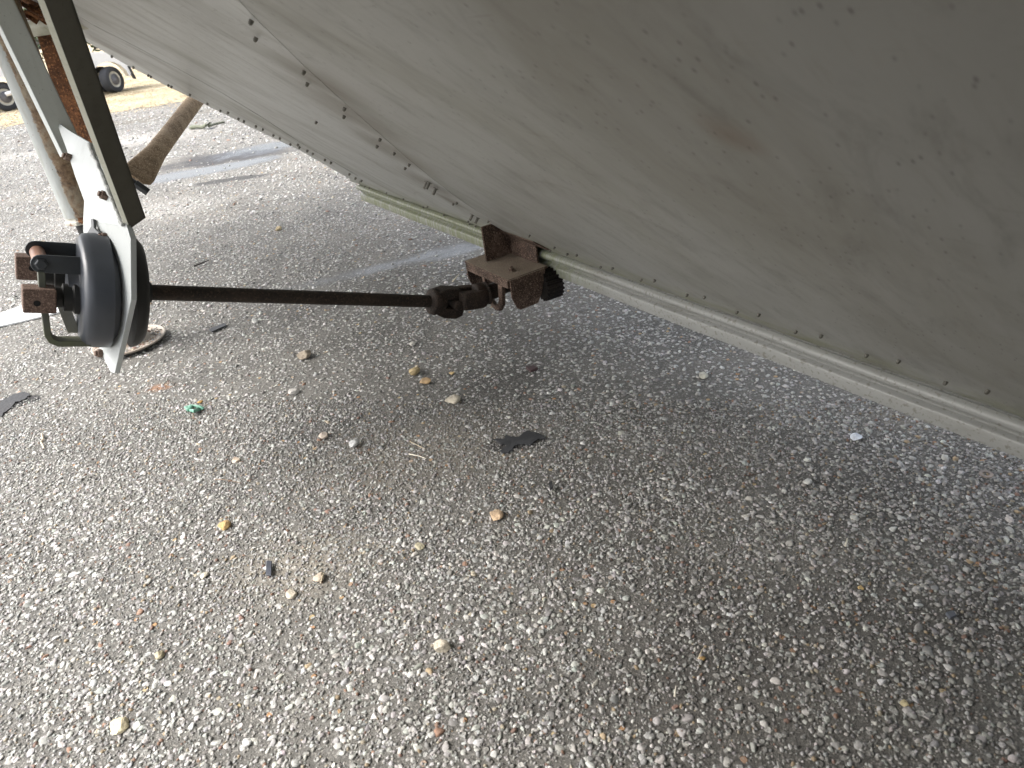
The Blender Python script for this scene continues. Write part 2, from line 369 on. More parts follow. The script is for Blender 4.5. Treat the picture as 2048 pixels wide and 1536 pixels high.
# ------------------------------------------------------------------ scattered stones and straw as numpy meshes
def ico(sub):
    bm = bmesh.new(); bmesh.ops.create_icosphere(bm, subdivisions=sub, radius=1); v = np.array([p.co[:] for p in bm.verts]); f = np.array([[q.index for q in p.verts] for p in bm.faces]); bm.free(); return v, f
def scatter(name, pos, size, flat, sub, cols, mat, jit=.22, sink=.25, smooth=False):
    V, Fc = ico(sub); n = len(pos)
    th = rng.uniform(0, 6.283, n); asp = rng.uniform(.6, 1., n)
    vv = V[None]*(1+rng.normal(0, jit, (n, len(V), 1)).clip(-.45, .45))
    for _ in range(5):                      # knock corners off: crushed stone, not pebbles
        dd = rng.normal(0, 1, (n, 3)); dd[:, 2] = np.abs(dd[:, 2])*1.2; dd /= np.linalg.norm(dd, axis=1)[:, None]
        of = rng.uniform(.45, .8, (n, 1)); q = np.einsum('nvk,nk->nv', vv, dd); vv = vv-np.clip(q-of, 0, None)[:, :, None]*dd[:, None, :]
    vv = vv*np.stack([size, size*asp, size*flat], 1)[:, None, :]*1.1
    # small tilt
    tl = rng.normal(0, .22, (n, 2)); vv[:, :, 2] += vv[:, :, 0]*tl[:, :1]+vv[:, :, 1]*tl[:, 1:]
    c, s = np.cos(th)[:, None], np.sin(th)[:, None]
    x = vv[:, :, 0]*c-vv[:, :, 1]*s; y = vv[:, :, 0]*s+vv[:, :, 1]*c
    vv = np.stack([x+pos[:, :1], y+pos[:, 1:2], vv[:, :, 2]+(size*flat*sink)[:, None]], 2).reshape(-1, 3)
    ff = (Fc[None]+(np.arange(n)*len(V))[:, None, None]).reshape(-1, 3)
    me = bpy.data.meshes.new(name); me.vertices.add(len(vv)); me.vertices.foreach_set('co', vv.ravel().astype('f'))
    me.loops.add(ff.size); me.loops.foreach_set('vertex_index', ff.ravel().astype('i'))
    me.polygons.add(len(ff)); me.polygons.foreach_set('loop_start', np.arange(0, ff.size, 3, dtype='i')); me.polygons.foreach_set('loop_total', np.full(len(ff), 3, 'i'))
    if smooth: me.polygons.foreach_set('use_smooth', np.ones(len(ff), bool))
    me.update(calc_edges=True)
    at = me.color_attributes.new('tint', 'FLOAT_COLOR', 'POINT')
    cc = np.concatenate([np.repeat(cols, len(V), 0), np.ones((n*len(V), 1))], 1); at.data.foreach_set('color', cc.ravel().astype('f'))
    return link(name, me, mat)
def stone_mat():
    k = N('crushed_stone'); a = k.n('ShaderNodeVertexColor'); a.layer_name = 'tint'
    n = k.noise(k.vec(), 260, 4, .7); n2 = k.noise(k.vec(), 900, 2)
    c = k.mix(k.rng(n, .35, .7, .0, .38), a.outputs[0], (.16, .15, .13)); 
    return k.out(c, .7, 0., k.math('ADD', n, n2), .35, .0015, .45)
M_STONE = stone_mat()
def tri_area(n, poly):
    """random points in a convex polygon"""
    poly = np.array(poly); a = poly[0]; ts = [(poly[i]-a, poly[i+1]-a) for i in range(1, len(poly)-1)]
    ar = np.array([abs(np.cross(p, q)) for p, q in ts]); k = rng.choice(len(ts), n, p=ar/ar.sum())
    r = rng.uniform(0, 1, (n, 2)); fl = r.sum(1) > 1; r[fl] = 1-r[fl]
    e1 = np.array([t[0] for t in ts])[k]; e2 = np.array([t[1] for t in ts])[k]
    return a+e1*r[:, :1]+e2*r[:, 1:], ar.sum()/2
def foot(y0, y1, m=170):
    pts = [G(-m, y1), G(2048+m, y1), G(2048+m, y0), G(-m, y0)]
    return [(p[0], p[1]) for p in pts]
def stonecols(n, warm=.035):
    g0 = rng.choice([.18, .29, .39, .48, .58], n, p=[.14, .28, .32, .20, .06])*rng.uniform(.85, 1.15, n)
    c = np.stack([g0, g0*.99, g0*.95], 1)*rng.normal(1, .025, (n, 3))
    wsel = rng.random(n) < warm; wc = np.array([(.26, .15, .10), (.34, .26, .16), (.22, .13, .10), (.42, .37, .28)])[rng.integers(0, 4, n)]
    c[wsel] = wc[wsel]; return c.clip(.02, .8)
def dens(p):
    """patchy coverage: sum of a few sines as cheap noise, 0..1"""
    x, y = p[:, 0], p[:, 1]
    return .5+.25*np.sin(x*5.1+1.3*np.sin(y*3.7))*np.sin(y*4.3+1.1*np.sin(x*6.1+2))+.25*np.sin(x*13+y*7+2*np.sin(y*9))*np.sin(y*15-x*5+1)
def dusty(p):
    d = np.zeros(len(p))
    for pc, r in (((600, 1130), .22), ((850, 900), .25), ((1500, 1330), .25)):
        q = G(*pc); d = np.maximum(d, np.exp(-((p[:, 0]-q[0])**2+(p[:, 1]-q[1])**2)/r**2))
    return d
def wetness(p):
    d = np.zeros(len(p))
    for pc, sx, sy, rot, kw in WET+[((455, 314), .75, .36, 0, 0), ((1030, 890), .05, .02, 0, 0), ((10, 808), .07, .03, 0, 0), ((470, 358), .34, .07, 0, 0)]:
        q = G(*pc); x = p[:, 0]-q[0]; y = p[:, 1]-q[1]; c_, s_ = math.cos(rot), math.sin(rot)
        d = np.maximum(d, 1-np.clip((np.hypot((x*c_+y*s_)/sx, (-x*s_+y*c_)/sy)-.8)/.4, 0, 1))
    return d
bands = [(1700, 980, 2, 9500, .0042), (980, 640, 1, 8500, .0045), (640, 430, 1, 5000, .0055), (430, 320, 1, 1500, .0085), (320, 215, 1, 420, .013)]
for i, (y1, y0, sub, dn_, s0) in enumerate(bands):
    poly = foot(y0, y1); _, A = tri_area(4, poly); n = int(A*dn_)
    p, _ = tri_area(n, poly); keep = rng.random(n) < (.35+.65*dens(p))*(1-.6*dusty(p))*(1-.93*wetness(p)); p = p[keep]; n = len(p)
    size = s0*np.exp(rng.normal(0, .36, n)).clip(.45, 2.1)
    o_ = scatter('gravel', p, size, rng.uniform(.3, .55, n), sub, stonecols(n), M_STONE, sink=.05, jit=.17 if sub == 1 else .1)
    tag(o_, kind='stuff'); print('gravel', n)
# fine grit between them
poly = foot(800, 1700); _, A = tri_area(4, poly); n = int(A*26000); p, _ = tri_area(n, poly)
keep = rng.random(n) < (.5+.5*dens(p[:, ::-1])); p = p[keep]; n = len(p)
o_ = scatter('grit', p, .0026*np.exp(rng.normal(0, .35, n)).clip(.4, 2), rng.uniform(.5, .8, n), 1, stonecols(n, .08)*.75, M_STONE, sink=.35, jit=.12); tag(o_, kind='stuff'); print('grit', n)

# straw litter along the field edge
n = 42000; t = rng.uniform(0, 1, n)**1.3
ex = rng.uniform(-12, 4, n); e0 = np.interp(ex, [q[0] for q in near], [q[1] for q in near])
yy = e0-.8*rng.random(n)**2+14*t; L = rng.uniform(.03, .09, n); an = rng.uniform(0, 6.28, n); lift = rng.uniform(0, .035, n)
a0 = np.stack([ex, yy, np.full(n, .008)], 1); dx = np.stack([np.cos(an), np.sin(an), lift/L*.6], 1)*L[:, None]; wd = np.stack([-np.sin(an), np.cos(an), np.full(n, .2)], 1)*.006
vv = np.stack([a0-wd, a0+wd, a0+dx], 1).reshape(-1, 3); me = bpy.data.meshes.new('straw_litter'); me.from_pydata(vv.tolist(), [], np.arange(3*n).reshape(-1, 3).tolist())
o_ = link('straw_litter', me, plain('straw', (.46, .37, .22), .9, 8, .1, .45)); tag(o_, kind='stuff')

# ------------------------------------------------------------------ hopper trailer
def unit(v): return nrm(v)
uu = ray(-14, 120); uu[2] = 0; uu = -nrm(uu); oo = np.cross(uu, UP)
K = 2395.; T0 = P(1060, 120+.343*1074, K/1074.)
if (CAM-T0)@oo < 0: oo = -oo
th = math.radians(40); ss = math.cos(th)*oo+math.sin(th)*UP; nn = np.cross(uu, ss)
if nn[2] > 0: nn = -nn                                   # points down, towards the viewer
FR = (T0, (uu, ss, np.cross(uu, ss)))                     # hull frame: x along rail, y up the slope
def hl(x, y, off=0.): return onpl(x, y, T0, nn)+nn*off
def ab(a, b, off=0.): return T0+uu*a+ss*b+nn*off
trailer = empty('hopper_trailer', (T0[0], T0[1], 0))
tag(trailer, 'white painted hopper trailer with riveted sloping belly sheet, seen from underneath', 'trailer')

EDGE = [(720, 368), (600, 301), (500, 254), (405, 206), (330, 170), (250, 128), (190, 93), (120, 52), (70, 22), (20, -8)]
CREASE = [(716, 352), (600, 284), (520, 232), (445, 186), (350, 134), (250, 82), (190, 52), (120, 8), (60, -24)]
SEAM = [(478, 0), (505, 30), (610, 133), (691, 207), (762, 270), (817, 318), (866, 358), (910, 392), (952, 421), (1010, 452), (1075, 484)]
# belly sheet: everything above the rail, its underside seen
pl = [hl(x, y) for x, y in CREASE]
topA = (pl[-1]-T0)@uu
poly = [ab(4.6, 0), ab(4.6, 1.62), ab(topA-.1, 1.62)]+pl[::-1]+[ab(-1.49, 0)]
# split into a fine grid for gentle oil-canning is left to the bump; the sheet itself is flat steel 4 mm thick
mb = MB().prism(poly, -nn*.004); mb.build('belly_sheet', M_HULL, trailer, frame=FR)
# sheet lapped over it, left of the curved seam; its lit look is painted lighter
seam3 = [hl(x, y, .0004) for x, y in SEAM]
sa = (seam3[0]-T0)@uu; sb = (seam3[0]-T0)@ss
cre2 = [hl(x+1, y-1, .0004) for x, y in CREASE[:7]]
lp = [ab(sa+.02, 1.35, .0004)]+seam3+[ab(-.2, .004, .0004), ab(-1.485, .004, .0004)]+cre2+[ab(-1.72, 1.35, .0004)]
MB().prism(lp, -nn*.0003).build('lapped_sheet', M_HULL2, trailer, frame=FR)
# folded edge strip between crease and lower edge
r0 = [hl(x, y, .0009) for x, y in CREASE]; ed = []
for i, (x, y) in enumerate(CREASE):
    ex, ey = EDGE[min(i, len(EDGE)-1)]
for (x, y) in EDGE[:9]:
    p = hl(x, y); z = (RW.T@(p-CAM))[2]; ed.append(P(x, y, z*1.012))
ed[0] = hl(720, 368, .003)
mb = MB(); n_ = len(ed)
for k_ in range(n_-1):
    a0, a1, b0, b1 = r0[k_], r0[k_+1], ed[k_], ed[k_+1]; th_ = -nn*.004
    mb.add([a0, a1, b1, b0, a0+th_, a1+th_, b1+th_, b0+th_], [(0, 1, 2, 3), (7, 6, 5, 4), (3, 2, 6, 7), (0, 4, 5, 1)])
mb.build('folded_edge', M_HULL2, trailer, frame=FR)

# bottom rail, profile in (outward, up)
prof = [(-.004, .004), (.006, .001)]+[(.005+.024*math.sin(q), -.018-.019*math.cos(q)+.002) for q in np.linspace(.35, math.pi-.35, 9)]+[(.002, -.037), (-.003, -.043), (-.003, -.052), (.010, -.058), (.013, -.063), (.012, -.098), (-.012, -.100), (-.012, -.096), (.006, -.092), (-.008, -.05), (-.008, -.03)]
a0 = ((onpl(722, 378, T0, oo)-T0)@uu); pts = []
prof = [(x*.74, y*.72) for x, y in prof]
for a in np.linspace(a0, 4.6, 90): pts.append(T0+uu*a+UP*.0006*math.sin(a*9)+oo*.0006*math.sin(a*13))
MB().sweep(pts, prof, oo, UP).build('bottom_rail', M_RAIL, trailer, smooth=True, frame=FR)
# the far slope of the hopper, behind the rail
fo = -oo; s2 = math.cos(math.radians(87))*fo+math.sin(math.radians(87))*UP
b0 = T0+fo*.20+UP*.02
MB().prism([b0+uu*(-1.45), b0+uu*4.6, b0+uu*4.6+s2*1.1, b0+uu*(-1.7)+s2*1.1], UP*.004).build('far_belly_sheet', M_HULL, trailer, frame=FR)
# upper box of the trailer, over the slopes, and an added near-side panel that keeps light off the belly
bx0 = ab(0, 1.62); om = (bx0-T0)@oo; zt = bx0[2]; OF, ON, AR, AF = -.34, 1.72, 7, -3.2
bd = MB()
def bpt(a, o_, z): return np.array([T0[0], T0[1], 0])+uu*a+oo*o_+UP*z
bd.prism([bpt(AF, ON, zt), bpt(AR, ON, zt), bpt(AR, ON, zt+1.5), bpt(AF, ON, zt+1.5)], -oo*.004)
bd.prism([bpt(AF, om-.03, zt+.004), bpt(AR, om-.03, zt+.004), bpt(AR, ON-.006, zt+.004), bpt(AF, ON-.006, zt+.004)], UP*.004)
bd.prism([bpt(AF, OF, zt-.2), bpt(AR, OF, zt-.2), bpt(AR, OF, zt+1.5), bpt(AF, OF, zt+1.5)], oo*.004)
bd.prism([bpt(AF, ON, zt+1.504), bpt(AR, ON, zt+1.504), bpt(AR, OF, zt+1.504), bpt(AF, OF, zt+1.504)], UP*.004)
bd.build('upper_body', M_HULL2, trailer)
MB().prism([bpt(1.35, ON+.004, .22), bpt(AR, ON+.004, .22), bpt(AR, ON+.004, zt+.05), bpt(1.05, ON+.004, zt+.05)], oo*.006).build('side_panel', M_ARMD, trailer)  # unseen panel, added behind the camera to darken the belly sheet

# rivets -------------------------------------------------------------
rv = MB(); rv.lathe(np.zeros(3), np.array([0, 0, 1.]), [(-.002, .0042), (.0, .0044), (.004, .004), (.0065, .0028), (.0075, .001)], 10)
def frame_mat(p, z, x=uu, sc=1.):
    z = nrm(z); x = nrm(x-(x@z)*z); y = np.cross(z, x); m = Matrix.Identity(4)
    for i in range(3): m[i][0] = x[i]*sc; m[i][1] = y[i]*sc; m[i][2] = z[i]*sc; m[i][3] = p[i]
    return m
rivet0 = rv.build('rivet', M_RIVET, loc=(0, 0, 0), smooth=True); rivet0.parent = trailer; rivet0.matrix_parent_inverse = WINV(trailer)
RV = [(1136, 513), (1155, 515), (1203, 539), (1227, 541), (1284, 564), (1311, 565), (1376, 594), (1411, 598), (1476, 628), (1520, 633), (1594, 667), (1645, 675), (1736, 714), (1800, 725), (1894, 768), (1978, 785),
      (505, 37), (514, 72), (610, 139), (617, 163), (691, 213), (690, 229), (762, 275), (756, 289), (820, 326), (812, 333), (790, 303), (938, 440), (908, 405), (915, 403), (634, 241),
      (731, 371), (740, 374), (774, 384), (808, 396), (848, 412), (856, 411), (889, 427), (940, 445), (952, 449), (968, 452), (1102, 498), (1110, 492), (1060, 468), (978, 440)]
RVE = [(191, 96), (225, 113), (268, 135), (298, 151), (303, 154), (338, 171), (344, 174), (381, 190), (416, 208), (442, 222), (457, 226), (478, 238), (489, 243), (513, 253), (527, 259), (548, 271), (561, 277), (582, 289), (597, 290), (600, 295), (616, 302), (627, 308), (651, 320), (663, 326), (700, 349), (712, 357), (724, 362)]
first = True
for (x, y) in RV+RVE:
    e = (x, y) in RVE
    p = hl(x, y-(3 if e else 8 if x > 1130 else 0), .004); m = frame_mat(p, nn, sc=.82 if not e else 1.1)
    if first: rivet0.matrix_basis = m; first = False
    else: dup(rivet0, m, trailer)
bolt = MB(); bolt.lathe(np.zeros(3), np.array([0, 0, 1.]), [(0, .0075), (.0012, .0075), (.0014, .0042), (.018, .0042), (.019, .0036)], 12)
b0_ = bolt.build('bolt', M_RIVET, loc=(0, 0, 0), smooth=True); b0_.parent = trailer; b0_.matrix_parent_inverse = WINV(trailer)
for i, (x, y) in enumerate([(855, 362), (873, 374), (860, 362), (946, 427), (957, 433)]):
    m = frame_mat(hl(x, y, .004), nn)
    if i == 0: b0_.matrix_basis = m
    else: dup(b0_, m, trailer)

# ------------------------------------------------------------------ bearing bracket under the rail
def hf(a, o_, z): return T0+uu*a+oo*o_+UP*z
BT = -.036      # height of bracket table top, relative to the rail top
br = MB()
br.box(hf(.000, .101, BT), uu*.128, oo*.072, UP*.004)
for sgn, aa in ((-1, -.122), (1, .126)):
    q = [hf(aa, .040, BT+.002), hf(aa, .170, BT+.002), hf(aa, .170, BT-.055), hf(aa, .156, BT-.092), hf(aa, .145, BT-.10), hf(aa, .080, BT-.10), hf(aa, .062, BT-.07)]
    br.prism(q, uu*.007*sgn)
br.box(hf(.000, .170, BT-.014), uu*.122, oo*.004, UP*.013)
bracket = br.build('bearing_bracket', M_RUST, trailer, bevel=.0025)
up_ = MB()
up_.box(hf(-.056, .082, BT+.062), uu*.004, oo*.052, UP*.056)
up_.box(hf(.014, .034, BT+.060), uu*.072, oo*.004, UP*.058)
up_.prism([hf(-.13, .028, .022), hf(.15, .028, .022), hf(.12, .065, .053), hf(-.13, .065, .053)], nn*.004)
hg = up_.build('hanger_angle', M_RUST, trailer, bevel=.002)
for aa, o2 in ((-.085, .105), (.075, .125)):
    MB().lathe(hf(aa, o2, BT+.004), UP, [(0, .013), (.002, .013), (.0021, .0095), (.011, .0095), (.0112, .005), (.017, .005)], 6).build('bolt', M_RUST, bracket, bevel=.0008)
# shaft, joint, pinion -------------------------------------------------
P1 = P(310, 585, 1.68); P2 = P(868, 603, 2.13)
SH0 = P(955, 592, 2.19)                       # joint outlet
ax2 = nrm(nrm(hf(0, -.1, 0)-hf(0, .1, 0))*1.+uu*.12)   # inward
hub = MB()
hub.lathe(SH0, ax2, [(-.01, .017), (.02, .017), (.022, .03), (.030, .036), (.034, .036), (.036, .024), (.075, .024), (.077, .018), (.14, .018)], 24)
hub.build('bearing_hub', M_RUSTD, trailer, smooth=True)
# cast yoke plate that carries the bearing
yk = MB(); c0 = SH0+ax2*.05; e1 = nrm(np.cross(ax2, UP)); e2 = nrm(np.cross(e1, ax2))
if e1@uu < 0: e1 = -e1
outl = [(-.075, .058), (-.060, .058), (-.048, .03), (-.042, -.012), (-.03, -.032), (0, -.045), (.03, -.032), (.042, -.012), (.048, .03), (.060, .058), (.085, .058), (.06, -.028), (.035, -.055), (0, -.064), (-.035, -.055), (-.058, -.028)]
yk.prism([c0+e1*x+e2*y for x, y in outl], ax2*.014)
yk.build('bearing_yoke', M_RUST, trailer, bevel=.003)
pin = MB(); pc = hf(.118, -.005, -.094); pr = []
for j in range(20*4):
    q = 2*math.pi*j/80; r = .050 if (j % 4) in (1, 2) else .041; pr.append((math.cos(q)*r, math.sin(q)*r))
pin.prism([pc+e1*x+e2*y for x, y in pr], -ax2*.055)
pin.build('pinion', rusty('pinion_grease', (.004, .0035, .003), (.010, .008, .007), (.025, .018, .013), 1, .6, .8), trailer, bevel=.001)
# universal joint
AX = nrm(P2-P1)
rod = MB(); rod.lathe(P1, AX, [(-.03, .0185), (np.linalg.norm(P2-P1)+.02, .0185)], 28)
rodo = rod.build('drive_shaft', rusty('rust_shaft', (.012, .010, .008), (.026, .019, .014), (.05, .034, .024), .7, .3, .6), trailer, smooth=True)
uj = MB(); jm = P2*.5+SH0*.5
uj.lathe(P2, AX, [(-.018, .024), (-.012, .038), (.0, .041), (.012, .038), (.016, .031), (.030, .032)], 28)
side = nrm(np.cross(AX, UP)); upj = nrm(np.cross(side, AX))
for sgn in (-1, 1):
    q = [P2+AX*t+upj*sgn*r+side*0 for t, r in ((.0, .034), (.03, .045), (.07, .046), (.092, .036), (.095, .018), (.05, .013), (.01, .013))]
    uj.prism([p-side*.027 for p in q], side*.054)
dx2 = nrm(P2-SH0); s2_ = nrm(np.cross(dx2, UP)); u2_ = nrm(np.cross(s2_, dx2))
for sgn in (-1, 1):
    q = [SH0+dx2*t+s2_*sgn*r for t, r in ((-.02, .03), (.02, .044), (.058, .043), (.07, .03), (.07, .016), (.02, .014), (-.02, .014))]
    uj.prism([p-u2_*.027 for p in q], u2_*.054)
uj.lathe(SH0, dx2, [(-.03, .028), (-.012, .04), (.008, .039), (.014, .03)], 24)
jc = P2*.45+SH0*.55
uj.lathe(P2+AX*.062, upj, [(-.046, .015), (.046, .015)], 16); uj.lathe(P2+AX*.062, side, [(-.046, .015), (.046, .015)], 16)
uj.build('universal_joint', M_RUSTD, trailer, bevel=.003, smooth=True)

# ------------------------------------------------------------------ crank gearbox on its plate
av = -AX; vv_ = nrm(UP-(UP@av)*av); ww = np.cross(vv_, av)
if (CAM-P1)@ww < 0: ww = -ww
def axis_at(x):
    lo, hi = -.1, .4
    for _ in range(40):
        m_ = (lo+hi)/2; c = RW.T@(P1+av*m_-CAM); 
        if 1024+FPX*c[0]/c[2] > x: lo = m_
        else: hi = m_
    return P1+av*lo
Cg = axis_at(236)
def gb(t, y, x): return Cg+av*t+vv_*y+ww*x
R_ = .128
gx = MB(); gx.lathe(Cg+av*.022, av, [(-.013, .02), (-.012, R_-.016), (-.001, R_-.014), (.0, R_+.001), (.034, R_), (.047, R_-.003), (.055, R_-.010), (.058, R_-.022), (.0585, .055), (.064, .050), (.078, .045), (.081, .01)], 64)
gear = gx.build('gearbox_housing', M_DRUM, trailer, smooth=True)
gx = MB(); gx.lathe(Cg-av*.020, -av, [(.0, .02), (.001, R_), (.008, R_), (.018, R_-.005), (.027, R_-.016), (.031, R_-.034), (.033, .05), (.034, .026), (.048, .024), (.049, .01)], 64)
gx.build('gearbox_rear_cover', M_DRUMD, trailer, smooth=True)
# mounting plate: lower leaf behind the housing, upper leaf folded towards the viewer
pn = nrm(av*1.0+ww*.19); Cp = gb(.025, 0, 0)
def pp(x, y, off=0): return onpl(x, y, Cp, pn)+pn*off
LOW = [(254, 455), (261, 478), (262, 600), (247, 668), (229, 747), (221, 744), (203, 708), (193, 680), (180, 600), (176, 520), (166, 462), (166, 440)]
A1, A2 = pp(166, 440), pp(254, 455); Z3 = P(146, 264, 1.86)
pn2 = nrm(np.cross(A2-A1, Z3-A1)); pn2 = pn2 if pn2@(CAM-A1) > 0 else -pn2
def pq(x, y, off=0): return onpl(x, y, A1, pn2)+pn2*off
UPR = [(166, 440), (168, 402), (157, 372), (149, 350), (132, 296), (112, 243), (140, 262), (178, 284), (205, 335), (232, 395), (250, 440), (254, 455)]
print('plate w', (pp(262, 540)-Cp)@ww, (pp(166, 440)-Cp)@ww, (RW.T@(A1-CAM))[2], (RW.T@(A2-CAM))[2])
lo = [pp(x, y) for x, y in LOW]; up2 = [pq(x, y) for x, y in UPR]; off = -nrm(pn+pn2)*.010
mb = MB().prism(lo, -pn*.012); mb.prism(up2, -pn2*.010)
plate = mb.build('mounting_plate', M_PLATE, trailer, bevel=.0012)
for (x, y) in ((213, 474), (221, 622), (204, 706)):
    p = pp(x, y); MB().lathe(p, pn, [(0, .010), (.010, .010), (.0105, .007), (.016, .007)], 6).build('bolt', M_BLOCK, plate, bevel=.0008)
for (x, y) in ((141, 316), (214, 393)):
    p = pq(x, y); MB().lathe(p, pn2, [(0, .011), (.013, .011), (.0135, .007), (.019, .007)], 6).build('bolt', M_BLOCK, plate, bevel=.001)
# torn notch: a bent tab above the drum
nb = MB(); nb.prism([pq(x, y, .002) for x, y in ((181, 470), (190, 455), (189, 440), (194, 440), (195, 458), (205, 468), (200, 476))], pn2*.006)
nb.build('torn_tab', M_BLACK, plate)
# clevis ears, pin and swing handle
def ear(wc, y0, t0=.05, t1=.150, r=.019, tilt=0.):
    pts = [(t0, y0-r), (t0, y0+r)]+[(t1+r*math.sin(q), y0+tilt+r*math.cos(q)) for q in np.linspace(0, math.pi, 9)]
    return [gb(t, y, wc) for t, y in pts]
er = MB(); er.prism(ear(.055, .068), ww*.007); er.prism(ear(-.030, .080, t1=.155), ww*.007)
er.build('clevis', M_BLACK, trailer, bevel=.0015)
pinp = MB(); pinp.lathe(gb(.152, .076, -.02), (gb(.150, .068, .055)-gb(.152, .076, -.02)), [(0, .0145), (.074, .0145)], 24)
pinp.build('clevis_roller', plain('roller_brown', (.24, .13, .09), .5, 40, .15, .3), trailer, smooth=True)
hb = MB(); hb.lathe(gb(.150, .068, .062), ww, [(0, .015), (.001, .0115), (.008, .0115), (.009, .009)], 6); hb.build('bolt', M_BLACK, gear, bevel=.0008)
hd = MB()
path = [(.150, .060), (.148, .0), (.144, -.05), (.141, -.088), (.135, -.100), (.122, -.107), (.06, -.107)]
pr_ = [gb(t, y, .050) for t, y in path]
for wch in (0,):
    rr = []
    for i, (t, y) in enumerate(path):
        a1 = np.array(path[min(i+1, len(path)-1)])-np.array(path[max(i-1, 0)]); a1 = a1/np.linalg.norm(a1); nx = np.array([-a1[1], a1[0]])
        rr.append([gb(t+nx[0]*.0065*s1, y+nx[1]*.0065*s1, wc) for s1, wc in ((-1, .022), (1, .022), (1, .062), (-1, .062))])
    hd.rings(rr)
hd.build('swing_handle', M_HANDLE, trailer, bevel=.0015)
sg = MB(); sg.prism([gb(t, y, -.03) for t, y in ((.10, -.02), (.125, -.02), (.10, -.10), (.075, -.10))], ww*.03)
sg.build('stay_strap', painted('stay_paint', (.30, .30, .27), (.16, .15, .1), amt=.6), trailer, bevel=.001)
# output blocks: square drive ends with a cross hole
def blockm(c, hx_, hy, hz):
    m_ = MB(); o2 = 8; r = .006
    # body as box only; the drilled hole's inner shade is a dark disc set on it
    m_.box(c, av*hx_, vv_*hy, ww*hz); return m_
sqA = blockm(gb(.155, -.008, .055), .030, .026, .024).build('drive_square', M_BLOCK, trailer, bevel=.003)
sqB = blockm(gb(.160, .028, -.09), .030, .026, .024).build('drive_square', M_BLOCK, trailer, bevel=.003)
for c, p_ in ((gb(.160, -.012, .0785), sqA), (gb(.160, .030, -.0665), sqB)):
    MB().lathe(c, ww, [(0, .0065), (.0012, .0065), (.0013, .0055)], 16).build('cross_hole', plain('hole_shade', (.006, .005, .005), .9), p_)
sh = MB(); sh.lathe(gb(.06, -.01, .03), av, [(0, .036), (.03, .036), (.034, .03), (.05, .03), (.052, .022), (.08, .022)], 24); sh.lathe(gb(.06, .02, -.05), av, [(0, .03), (.06, .03), (.062, .022), (.08, .022)], 24)
sh.build('output_hub', M_DRUMD, trailer, smooth=True)

# ------------------------------------------------------------------ hanger arms and landing leg
def arm(name, p0, p1, w0, mat, mat2, thick, side_out=-1):
    """angle section: wide face to the viewer, narrow flange on one edge"""
    ax = nrm(p1-p0); cdir = nrm((p0+p1)/2-CAM); e = nrm(np.cross(ax, cdir)); 
    if e@CR < 0: e = -e
    dpt = nrm(np.cross(e, ax)); 
    if dpt@cdir < 0: dpt = -dpt
    return ax, e, dpt
# main arm, web painted dark as in shade, pale edge flange on the left
a0_, a1_ = P(276, 447, 1.52), P(92+25, 0, 1.06); a1_ = a1_+(a1_-a0_)*.35
ax, e, dp = arm('', a0_, a1_, .04, None, None, .004)
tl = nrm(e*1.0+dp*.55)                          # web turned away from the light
m_ = MB(); wdt = .021
m_.prism([a0_-tl*wdt, a0_+tl*wdt, a1_+tl*wdt, a1_-tl*wdt], dp*.005)
m_.prism([a0_+tl*wdt, a0_+tl*wdt+dp*.03, a1_+tl*wdt+dp*.03, a1_+tl*wdt], -tl*.005)
fl = nrm(-e*.35+dp*1.)
arm1 = m_.build('hanger_angle', M_ARMD, trailer, bevel=.001)
m_ = MB(); fl2 = nrm(-e*1.+dp*.9); p_ = a0_-tl*wdt+tl*.001
m_.prism([p_, p_+fl2*.0125, p_+(a1_-a0_)+fl2*.0125, p_+(a1_-a0_)], dp*.004)
m_.build('flange', painted('flange_paint', (.50, .50, .42), (.3, .3, .2), amt=.4, stretch=(1, 1, .3)), arm1, bevel=.001)
# second arm
b0_a, b1_a = P(141, 290, 1.98), P(2, 0, 1.82); b1_a = b1_a+(b1_a-b0_a)*.3; b0_a = b0_a+(b0_a-b1_a)*.05
ax, e, dp = arm('', b0_a, b1_a, .06, None, None, .004)
tl = nrm(e*1.+dp*.25); m_ = MB(); wdt = .029
m_.prism([b0_a-tl*wdt, b0_a+tl*wdt, b1_a+tl*wdt, b1_a-tl*wdt], dp*.005)
m_.prism([b0_a+tl*wdt, b0_a+tl*wdt+dp*.03, b1_a+tl*wdt+dp*.03, b1_a+tl*wdt], -tl*.005)
arm2 = m_.build('hanger_channel', M_ARM, trailer, bevel=.0015)
m_ = MB(); p_ = b0_a-tl*wdt; f3 = nrm(-e*.55+dp*.8)
m_.prism([p_, p_+f3*.017, p_+f3*.017+(b1_a-b0_a), p_+(b1_a-b0_a)], tl*.005)
m_.build('flange', painted('flange_lit', (.68, .71, .70), (.4, .42, .38), amt=.3, stretch=(1, 1, .3)), arm2, bevel=.001)  # lit edge of the channel, painted paler than its face
m_ = MB(); q0 = pp(214, 470, .006); 
# weld bead / flaking paint along the seam between plate and main arm
pts = []
for t in np.linspace(0, 1, 46):
    x = 181+(250-181)*t+random.uniform(-1, 1); y = 291+(452-291)*t; pts.append(pq(x, y, .002+random.uniform(0, .003)))
m_.tube(pts, [random.uniform(.003, .0065) for _ in pts], 8)
m_.build('weld_bead', painted('weld_paint', (.42, .43, .42), (.12, .12, .1), amt=1.), plate)

# landing leg
gf = G(274, 692); lean = nrm(np.array([0, 0, 1.]))
def leg_at(z): return gf+np.array([.02*z/1.2, 0, z])
m_ = MB(); r = .058
m_.tube([leg_at(.50), leg_at(.52), leg_at(1.0), leg_at(1.5)], [r*1.02, r, r, r], 40)
leg = m_.build('landing_leg', None or M_LEG, trailer, smooth=True)
